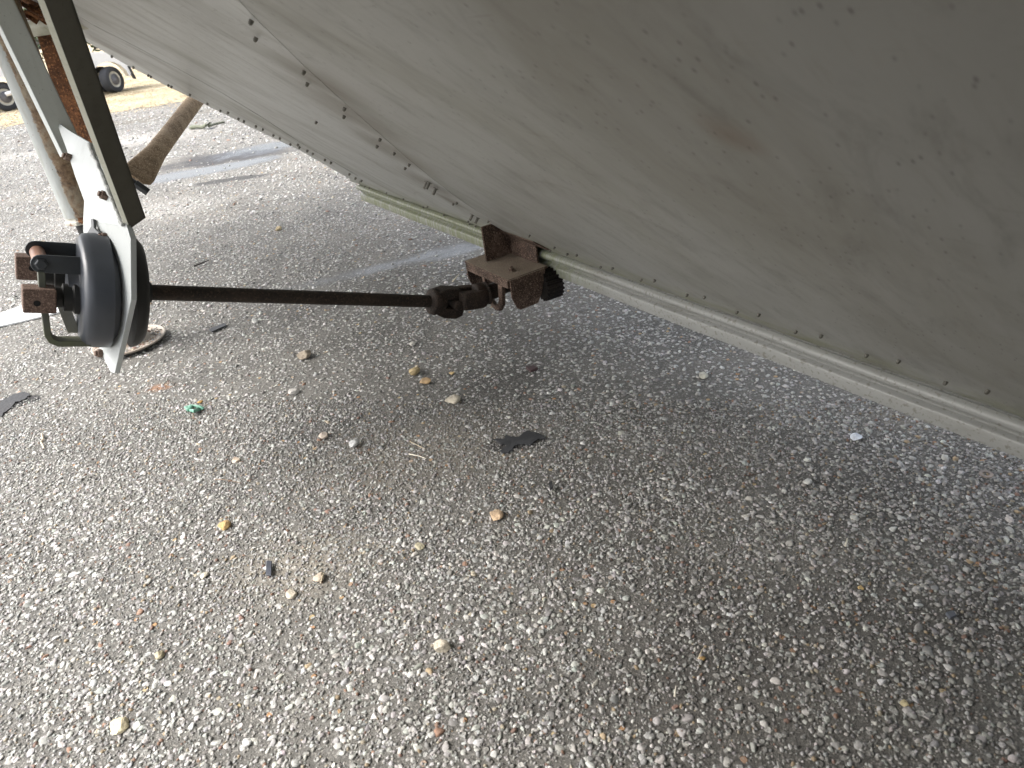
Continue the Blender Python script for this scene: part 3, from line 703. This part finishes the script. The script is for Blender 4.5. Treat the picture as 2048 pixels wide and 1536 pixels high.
# rusty half of the tube (its weathered side) - a stain with its own edge
def leg_stain():
    k = N('leg_paint_stained'); ob = k.vec(); sp = k.n('ShaderNodeSeparateXYZ'); k.L(ob, sp.inputs[0])
    n0 = k.noise(ob, 14, 8, .75, .6); n1 = k.noise(ob, 60, 5, .7); n2 = k.noise(k.vec((1, 1, .3)), 40, 4)
    q = k.math('ADD', sp.outputs[0], k.math('MULTIPLY', k.math('SUBTRACT', n0, .5), .05))
    msk = k.rng(q, LEGX, LEGX+.006)
    col = k.mix(k.rng(n2, .45, .7, 0, .5), (.36, .38, .37), (.26, .26, .22))
    rc = k.ramp(n1, [(.3, (.05, .03, .018)), (.5, (.22, .14, .08)), (.72, (.36, .28, .18))])
    rc = k.mix(k.rng(n0, .45, .6, 0, .55), rc, (.33, .30, .23))
    col = k.mix(msk, col, rc)
    col = k.mix(k.math('MULTIPLY', k.rng(k.vor(ob, 60), .06, .12, 1, 0), k.rng(n0, .45, .5)), col, (.12, .06, .03))
    return k.out(col, .6, 0., k.math('ADD', n1, msk), .5, .003)
LEGX = -.006
leg.data.materials.clear(); leg.data.materials.append(leg_stain())
m_ = MB(); m_.tube([leg_at(.06), leg_at(.52)], [.036, .036], 28); m_.build('inner_leg', M_DRUMD, trailer, smooth=True)
m_ = MB(); m_.lathe(leg_at(.475), lean, [(0, .064), (.012, .064), (.014, .058), (.05, .058)], 8); m_.build('leg_collar', painted('collar_paint', (.6, .6, .56), (.35, .3, .16), amt=.8, rustamt=.25), trailer, bevel=.002)
fc = G(262, 690); m_ = MB(); m_.lathe(fc+np.array([0, 0, .012]), UP, [(0, .120), (.004, .128), (.010, .130), (.012, .126), (.008, .118), (.006, .078), (.012, .072), (.04, .062), (.09, .052), (.10, .03)], 40)
ft = m_.build('foot_pad', M_FOOT, trailer, smooth=True)
# grit lying in the dished pad
nq = 420; rr_ = .122*np.sqrt(rng.random(nq))*.98; rr_ = rr_.clip(.062); an = rng.uniform(0, 6.28, nq)
gp = np.stack([fc[0]+np.cos(an)*rr_, fc[1]+np.sin(an)*rr_], 1)
o_ = scatter('grit_on_pad', gp, .0045*np.exp(rng.normal(0, .3, nq)), rng.uniform(.4, .7, nq), 1, stonecols(nq, .4)*1.0, M_STONE, sink=.3)
o_.location.z = .020; tag(o_, kind='stuff')
# diagonal brace tube with flattened end
bA, bB = P(276, 352, 2.75), P(402, 186, 3.85); bB = bB+(bB-bA)*.25
ax = nrm(bB-bA); cd = nrm(bA-CAM); e = nrm(np.cross(ax, cd)); dp = nrm(np.cross(e, ax)); rr = []
Lb = np.linalg.norm(bB-bA)
for t, wx, wy in ((-.035, .030, .006), (0, .052, .008), (.05, .055, .010), (.16, .048, .02), (.30, .040, .034), (.5, .039, .039), (Lb, .039, .039)):
    rr.append([bA+ax*t+e*math.cos(q)*wx+dp*math.sin(q)*wy for q in np.linspace(0, 2*math.pi, 28, endpoint=False)])
m_ = MB(); m_.rings(rr); brace = m_.build('brace_tube', rusty('brace_rust', (.10, .065, .035), (.25, .175, .105), (.40, .32, .22), .8, .8), trailer, smooth=True)
m_ = MB(); pb = P(281, 374, 2.66); m_.lathe(pb-e*.03, e, [(0, .016), (.05, .016), (.052, .012), (.075, .012)], 6); m_.build('bolt', M_BLACK, brace)
# rusty upright between the arms, cross tube and clutter near the hull
m_ = MB(); q0, q1 = P(185, 325, 2.5), P(98, 40, 2.35); axx = nrm(q1-q0); m_.box((q0+q1)/2, (q1-q0)/2, nrm(CR-(CR@axx)*axx)*.045, nrm(np.cross(CR, axx))*.02)
m_.build('rusty_upright', M_RUSTO, trailer, bevel=.003)
m_ = MB(); c0_, c1_ = P(20, 64, 2.30), P(190, 38, 2.2); m_.tube([c0_, c1_], .024, 24)
m_.build('cross_tube', painted('cross_tube_paint', (.50, .49, .40), (.16, .17, .06), amt=1.), trailer, smooth=True)
m_ = MB()
for (x0, y0, x1, y1, z, rd) in ((35, 2, 105, 38, 2.15, .007), (42, -6, 120, 30, 2.2, .012), (50, 22, 112, 46, 2.1, .005), (60, 40, 72, 15, 2.18, .02), (85, 45, 98, 20, 2.2, .012)):
    m_.tube([P(x0, y0, z), P((x0+x1)/2, (y0+y1)/2+3, z), P(x1, y1, z)], rd, 10)
m_.build('linkage', M_RUSTO, trailer, smooth=True)

# ------------------------------------------------------------------ utility cart on the field
W_ = plain('cart_white', (.78, .79, .80), .3, 10, .02, .03); TY = plain('tyre_rubber', (.045, .048, .055), .8, 40, .3, .3)
ga = G(20, 223); gc = G(230, 187); cx = nrm(gc-ga); WB = np.linalg.norm(gc-ga)+.05; cy = np.cross(UP, cx); cy = cy if cy@ga > 0 else -cy  # away from viewer
cart = empty('golf_cart', ga); tag(cart, 'white utility cart parked on the dry grass beyond the asphalt', 'golf cart')
def cp(x, y, z): return ga+cx*x+cy*y+UP*z
RWh = .25; yo = .10
def arch(xc, r0=.34, n=9, a0=0., a1=math.pi): return [(xc+r0*math.cos(q), RWh+r0*math.sin(q)) for q in np.linspace(a0, a1, n)]
prof = [(WB+.42, .36), (WB+.44, .50), (WB+.36, .66), (WB+.12, .74), (WB-.35, .82), (WB-.55, .84), (WB-.62, .40), (WB-1.15, .34), (WB-1.2, .78), (WB-1.3, .84), (-.45, .88), (-.62, .80), (-.62, .40), (-.36, .30)]+[(x, z) for x, z in arch(0., .36)[::-1]]+[(.42, .22), (WB-.40, .22)]+[(x, z) for x, z in arch(WB, .34)[::-1]]
MB().prism([cp(x, yo, z) for x, z in prof], cy*1.1).build('body', W_, cart, bevel=.02, seg=3)
MB().prism([cp(x, yo+.03, z) for x, z in ((.45, .20), (WB-.45, .20), (WB-.40, .30), (.4, .30))], cy*1.04).build('side_panel', plain('skirt_grey', (.18, .20, .22), .6), cart, bevel=.01)
MB().box(cp(WB-1.55, .65, .98), cx*.30, cy*.48, UP*.07).box(cp(WB-1.85, .65, 1.2), cx*.06, cy*.48, UP*.2).build('seat', plain('seat_vinyl', (.35, .33, .28), .5), cart, bevel=.03)
for yy_ in (.14, 1.16):
    MB().tube([cp(WB-.42, yy_, .80), cp(WB-.55, yy_, 1.3), cp(WB-.68, yy_, 1.85)], .018, 8).build('roof_post', M_BLACK, cart, smooth=True)
    MB().tube([cp(-.3, yy_, .85), cp(-.2, yy_, 1.85)], .018, 8).build('roof_post', M_BLACK, cart, smooth=True)
MB().box(cp(WB-1.4, .65, 1.88), cx*1.25, cy*.60, UP*.03).build('roof', W_, cart, bevel=.02)
MB().tube([cp(WB-.62, .45, .85), cp(WB-.85, .45, 1.12)], .018, 8).build('steering_column', M_BLACK, cart)
stw = MB(); sc_ = cp(WB-.87, .45, 1.14); sa_ = nrm(cp(WB-.85, .45, 1.12)-cp(WB-.62, .45, .85)); se = cy; sf = np.cross(sa_, se)
stw.rings([[sc_+(se*math.cos(q)+sf*math.sin(q))*(.17+.012*math.cos(w_))+sa_*.012*math.sin(w_) for w_ in np.linspace(0, 6.283, 8, endpoint=False)] for q in np.linspace(0, 6.283, 25)], cap=False).build('steering_wheel', M_BLACK, cart, smooth=True)
MB().prism([cp(WB+.38, yo-.02, z) + cx*dx_ for dx_, z in ((-.02, .46), (.03, .44), (.07, .20), (.02, .20))], cy*.25).build('mud_flap', M_BLACK, cart, bevel=.005)
def wheel(xc, yc, turn):
    d = nrm(-cy*math.cos(turn)+cx*math.sin(turn)); c = cp(xc, yc, RWh); wo = MB()
    wo.lathe(c, d, [(-.095, .15), (-.10, .2), (-.085, .238), (-.04, .25), (.04, .25), (.085, .238), (.10, .205), (.095, .16), (.07, .145)], 40)
    t_ = wo.build('wheel', TY, cart, smooth=True)
    MB().lathe(c+d*.060, d, [(0, .15), (.018, .156), (.022, .15), (.012, .128), (.010, .09), (.03, .06), (.032, .02)], 32).build('rim', plain('rim_cream', (.55, .53, .46), .4), t_, smooth=True)
    MB().lathe(c+d*.088, d, [(0, .105), (.006, .095), (.014, .05), (.03, .03), (.032, .01)], 24).build('hub_cap', plain('hub_grey', (.12, .12, .13), .4), t_, smooth=True)
wheel(0., yo+.11, .35); wheel(WB, yo+.10, .75)
wheel(0., yo+.86, .0); wheel(WB-.1, yo+.86, .1)
MB().tube([cp(.05, yo-.06, .30), cp(.28, yo-.08, .33), cp(.6, yo-.06, .33)], .04, 12).build('step_bar', W_, cart, smooth=True)

# far edge of the field: a leafy line of woods
n = 26000; xs = rng.uniform(-110, 20, n); zz = rng.random(n)**.8*7*(.75+.25*np.sin(xs*.35)+.12*np.sin(xs*1.3)); ys = 62+rng.uniform(0, 5, n)+2*np.sin(xs*.2)
c = np.stack([xs, ys, zz], 1); d1 = rng.normal(0, .28, (n, 3)); d2 = rng.normal(0, .28, (n, 3)); vv = np.stack([c, c+d1, c+d2], 1).reshape(-1, 3)
me = bpy.data.meshes.new('far_woods'); me.from_pydata(vv.tolist(), [], np.arange(3*n).reshape(-1, 3).tolist())
tag(link('far_woods', me, plain('leaves', (.05, .08, .025), .8, 2, .1, .5)), kind='stuff')

# ------------------------------------------------------------------ loose things on the asphalt
def rock(name, px, py, wpx, hpx, col, label, cat='stone', group=None, seed=0, flat=.6, pits=0.):
    p = G(px, py); z = (RW.T@(p-CAM))[2]; w_ = wpx/FPX*z/2; 
    V, Fc = ico(3); r = np.random.default_rng(seed+11)
    dirs = r.normal(0, 1, (9, 3)); dirs /= np.linalg.norm(dirs, axis=1)[:, None]; off = r.uniform(.55, .85, 9)
    v = V.copy()
    for dd, of in zip(dirs, off):
        q = v@dd; v = v-np.clip(q-of, 0, None)[:, None]*dd
    v += r.normal(0, .02, v.shape)
    v = v*np.array([w_*1.15, w_*r.uniform(.8, 1.05)*1.1, w_*flat*1.15])
    an = r.uniform(0, 3.1); v = np.stack([v[:, 0]*math.cos(an)-v[:, 1]*math.sin(an)*1, v[:, 0]*math.sin(an)+v[:, 1]*math.cos(an), v[:, 2]], 1)
    mb = MB(); mb.add(v, [tuple(f_) for f_ in Fc]); mm = plain('stone_'+name, col, .85, 220, .7, .25, bd=.003)
    o = mb.build(name, mm, loc=(0, 0, 0)); o.location = (p[0], p[1], -v[:, 2].min()-w_*flat*.12)
    tag(o, label, cat, group); return o
YE = (.46, .36, .20); CRM = (.50, .45, .36); TAN = (.32, .27, .21); OR = (.42, .29, .16)
GS = 'loose stones on the asphalt'
rocks = [(829, 749, 24, YE, 'smooth yellow stone beside the smaller ochre one, right of centre below the drive shaft'), (852, 767, 22, OR, 'small ochre stone touching a white chip, just below the smooth yellow stone'),
 (905, 804, 30, CRM, 'knobbly cream stone with a dark pit, below the two yellow stones'), (610, 716, 26, TAN, 'brown crumbly stone lying left of the smooth yellow stone'),
 (450, 1054, 30, (.40, .27, .12), 'rounded golden brown stone left of the dusty patch'), (992, 1035, 28, (.52, .38, .25), 'peach coloured wedge of stone below the black scrap'),
 (885, 1298, 32, CRM, 'cream stone low in the centre foreground'), (243, 1455, 38, (.60, .53, .36), 'long cream stone at the bottom left, the largest loose stone'),
 (584, 1191, 24, CRM, 'pale lumpy stone below the black metal strip'), (640, 1160, 24, (.50, .42, .33), 'flat beige stone lying under a straw stalk'),
 (558, 460, 14, (.52, .42, .26), 'tiny yellow white stone near the trailer rail end'), (648, 875, 20, (.50, .43, .36), 'pinkish pale stone left of the grey flat chip'),
 (710, 893, 22, (.50, .50, .49), 'flat pale grey chip right of the pinkish stone'), (840, 1096, 20, (.45, .41, .29), 'greenish cream stone with a hole, left of the dark patch'),
 (473, 922, 16, (.56, .46, .36), 'small cream square stone above the golden brown stone'), (589, 787, 20, (.50, .48, .45), 'white angular chip below the brown crumbly stone'),
 (825, 691, 15, (.55, .53, .48), 'small white stone just under the universal joint'), (1406, 755, 20, (.50, .49, .42), 'pale flaky stone near the right hand rail'),
 (1615, 968, 18, (.58, .58, .55), 'white three sided stone right of centre, below the pale scrap'), (1808, 1409, 17, (.52, .45, .27), 'cream crumb low at the right side'),
 (409, 1154, 18, (.50, .47, .38), 'pale cream stone left of the black metal strip'), (320, 1313, 20, (.50, .44, .3), 'yellowish flaky stone at the lower left'), (496, 1486, 18, (.62, .62, .6), 'bright white stone at the very bottom'),
 (904, 748, 11, (.5, .38, .2), 'tiny orange pebble right of the smooth yellow stone'), (511, 645, 15, (.48, .48, .46), 'pale grey chip beneath the drive shaft'), (1404, 1318, 12, (.46, .3, .12), 'small orange pebble beside a straw in the lower right'), (1722, 1177, 12, (.46, .34, .16), 'small amber pebble in the right foreground')]
for i, (x, y, wpx, col, lab) in enumerate(rocks): rock('stone', x, y, wpx, 0, col, lab, group=GS, seed=i, flat=.5 if i % 3 else .65)
def slab(name, pts, zt, mat, label, cat, z0=.004, bump=.0, group=None, rag=0):
    for _ in range(rag):
        q = []
        for i, (x, y) in enumerate(pts):
            x2, y2 = pts[(i+1) % len(pts)]; L_ = math.hypot(x2-x, y2-y)*.24; q += [(x, y), ((x+x2)/2+random.uniform(-L_, L_), (y+y2)/2+random.uniform(-L_, L_)*.6)]
        pts = q
    mb = MB(); mb.prism([G(x, y)+np.array([0, 0, z0+random.uniform(0, bump)]) for x, y in pts], np.array([0, 0, zt])); o = mb.build(name, mat, bevel=.0008); tag(o, label, cat, group); return o
M_SCR = plain('black_scrap', (.035, .036, .039), .55, 90, .6, .4)
slab('rubber_scrap', [(985, 882), (1010, 880), (1014, 872), (1040, 876), (1052, 866), (1072, 868), (1094, 880), (1070, 886), (1062, 894), (1036, 892), (1018, 908), (1000, 904), (1012, 892)], .004, M_SCR, 'torn black scrap of rubber lying flat on the asphalt in the centre', 'scrap', z0=.002, rag=4)
slab('metal_strip', [(535, 1128), (546, 1128), (545, 1157), (534, 1156)], .004, plain('dark_strip', (.05, .055, .07), .45), 'short black metal strip with a small hole on the dusty patch', 'metal strip', z0=.006)
slab('dark_chip', [(1052, 741), (1068, 738), (1077, 743), (1062, 749)], .008, plain('maroon', (.07, .04, .04), .7), 'dark maroon chip right of the yellow stones', 'chip', z0=.006)
slab('dark_splinter', [(418, 662), (450, 650), (455, 654), (424, 668)], .003, M_SCR, 'thin dark splinter lying under the drive shaft', 'splinter', z0=.006)
slab('bark_flake', [(1098, 975), (1105, 970), (1107, 982), (1101, 988)], .006, M_SCR, 'small black flake below the torn black scrap', 'flake', z0=.008)
slab('slate_chip', [(1889, 1234), (1905, 1230), (1911, 1240), (1898, 1245)], .006, plain('slate', (.10, .11, .13), .6), 'blue grey slate chip in the right foreground', 'chip', z0=.006)
slab('tar_patch', [(-30, 836), (-10, 812), (12, 800), (34, 790), (58, 788), (62, 793), (44, 803), (28, 812), (12, 826), (-6, 838)], .003, plain('tar', (.012, .012, .014), .55, 90, .8, .4), 'black crumbly patch of tar at the left edge of the picture', 'tar patch', z0=.002, rag=4)
# white board on the ground at the left
slab('white_trim_strip', [(-60, 668), (0, 631), (50, 613), (100, 605), (160, 602), (162, 616), (110, 630), (50, 645), (0, 656), (-60, 700)], .007, painted('white_strip', (.72, .74, .74), (.2, .2, .2), amt=.3), 'curved white strip of trim lying on the ground behind the gearbox', 'trim strip', z0=.003)
def twig(name, pts, r, mat, label, cat, group=None, taper=True):
    w3 = [G(x, y, h) for x, y, h in pts]; n_ = len(w3); o = MB().tube(w3, [r*(1-.5*i/(n_-1)) for i in range(n_)] if taper else r, 8).build(name, mat, smooth=True); tag(o, label, cat, group); return o
M_STR = plain('straw_stalk', (.55, .47, .33), .7); M_STRW = plain('pale_stalk', (.68, .64, .54), .6); GT = 'stalks and twigs on the asphalt'
twig('straw_stalk', [(818, 908, .007), (838, 912, .009), (852, 917, .006)], .0018, M_STRW, 'pale stalk left of the torn black scrap', 'stalk', GT)
twig('straw_stalk', [(820, 883, .006), (838, 892, .010), (850, 898, .006)], .0011, M_STR, 'thin straw just above the pale stalk', 'stalk', GT)
twig('straw_stalk', [(641, 1166, .012), (645, 1152, .018), (650, 1140, .012)], .0012, M_STR, 'straw standing across the flat beige stone', 'stalk', GT)
twig('straw_stalk', [(1349, 1393, .008), (1352, 1372, .010)], .0016, M_STRW, 'short white stalk in the lower right foreground', 'stalk', GT)
twig('straw_stalk', [(1690, 1092, .008), (1695, 1076, .012)], .0018, M_STRW, 'little white stalk pointing up at the right', 'stalk', GT)
twig('straw_stalk', [(1396, 1318, .008), (1404, 1300, .010), (1408, 1294, .008)], .0010, M_STR, 'thin curved straw above the small orange pebble', 'stalk', GT)
twig('straw_stalk', [(932, 1330, .008), (942, 1343, .009)], .0012, M_STRW, 'tiny pale straw right of the cream stone in the foreground', 'stalk', GT)
twig('straw_stalk', [(905, 563, .007), (918, 548, .012)], .0025, M_STR, 'pale straw behind the universal joint', 'stalk', GT)
twig('twig', [(84, 868, .006), (86, 880, .012), (82, 884, .008), (88, 896, .006)], .0035, plain('twig_bark', (.50, .42, .32), .8), 'forked pale twig at the left edge', 'twig', GT)
twig('twig', [(430, 958, .007), (455, 960, .010), (482, 966, .007)], .0010, plain('twig_brown', (.20, .13, .08), .8), 'thin brown twig above the golden brown stone', 'twig', GT)
twig('twig', [(1494, 952, .007), (1512, 948, .010), (1528, 944, .008)], .0016, plain('twig_dark', (.07, .05, .04), .8), 'thin dark twig below the rail at the right', 'twig', GT)
twig('twig', [(388, 532, .01), (404, 526, .012), (418, 521, .01)], .005, plain('twig_black', (.05, .045, .04), .8), 'short dark stick behind the drive shaft', 'twig', GT)
twig('cord_scrap', [(382, 255, .02), (392, 253, .03), (405, 254, .02), (412, 250, .05), (420, 247, .06), (418, 252, .03), (430, 248, .02), (448, 244, .02)], .022, plain('olive_cord', (.13, .14, .10), .8), 'olive green rag of cord near the wet patch far off', 'rag')
# green plastic scrap, twisted loop
gpts = [(374, 822), (382, 814), (392, 812), (398, 818), (388, 822), (378, 820), (372, 816), (384, 811), (400, 813), (406, 818)]
o_ = MB().tube([G(x, y, .010+.006*math.sin(i*1.9)) for i, (x, y) in enumerate(gpts)], [.005+.002*math.sin(i*2.3) for i in range(len(gpts))], 8).build('plastic_scrap', plain('green_plastic', (.15, .34, .25), .3, 30, .3, .3), smooth=True)
tag(o_, 'twisted green plastic scrap left of centre', 'plastic scrap')
rock('orange_crumb', 401, 806, 10, 0, (.5, .3, .1), 'orange crumb touching the green plastic scrap', 'crumb', seed=77)
rock('paper_crumb', 1712, 878, 20, 0, (.62, .66, .72), 'crumpled pale blue white scrap near the right hand rail', 'paper scrap', seed=78)
# steel washer
p = G(1972, 949, .012); m_ = MB(); rr = []
for q in np.linspace(0, 2*math.pi, 33): rr.append([p+np.array([math.cos(q)*r, math.sin(q)*r, z]) for r, z in ((.0125, 0), (.0125, .0025), (.0065, .0025), (.0065, 0))])
m_.rings(rr, cap=False); tag(m_.build('washer', plain('washer_steel', (.22, .18, .15), .5, 200, .3), smooth=False), 'small rusty steel washer near the right edge', 'washer')
for i, (x, y, wpx) in enumerate([(48, 791, 16), (22, 790, 20), (12, 800, 14), (108, 772, 10), (30, 796, 12)]):
    pass
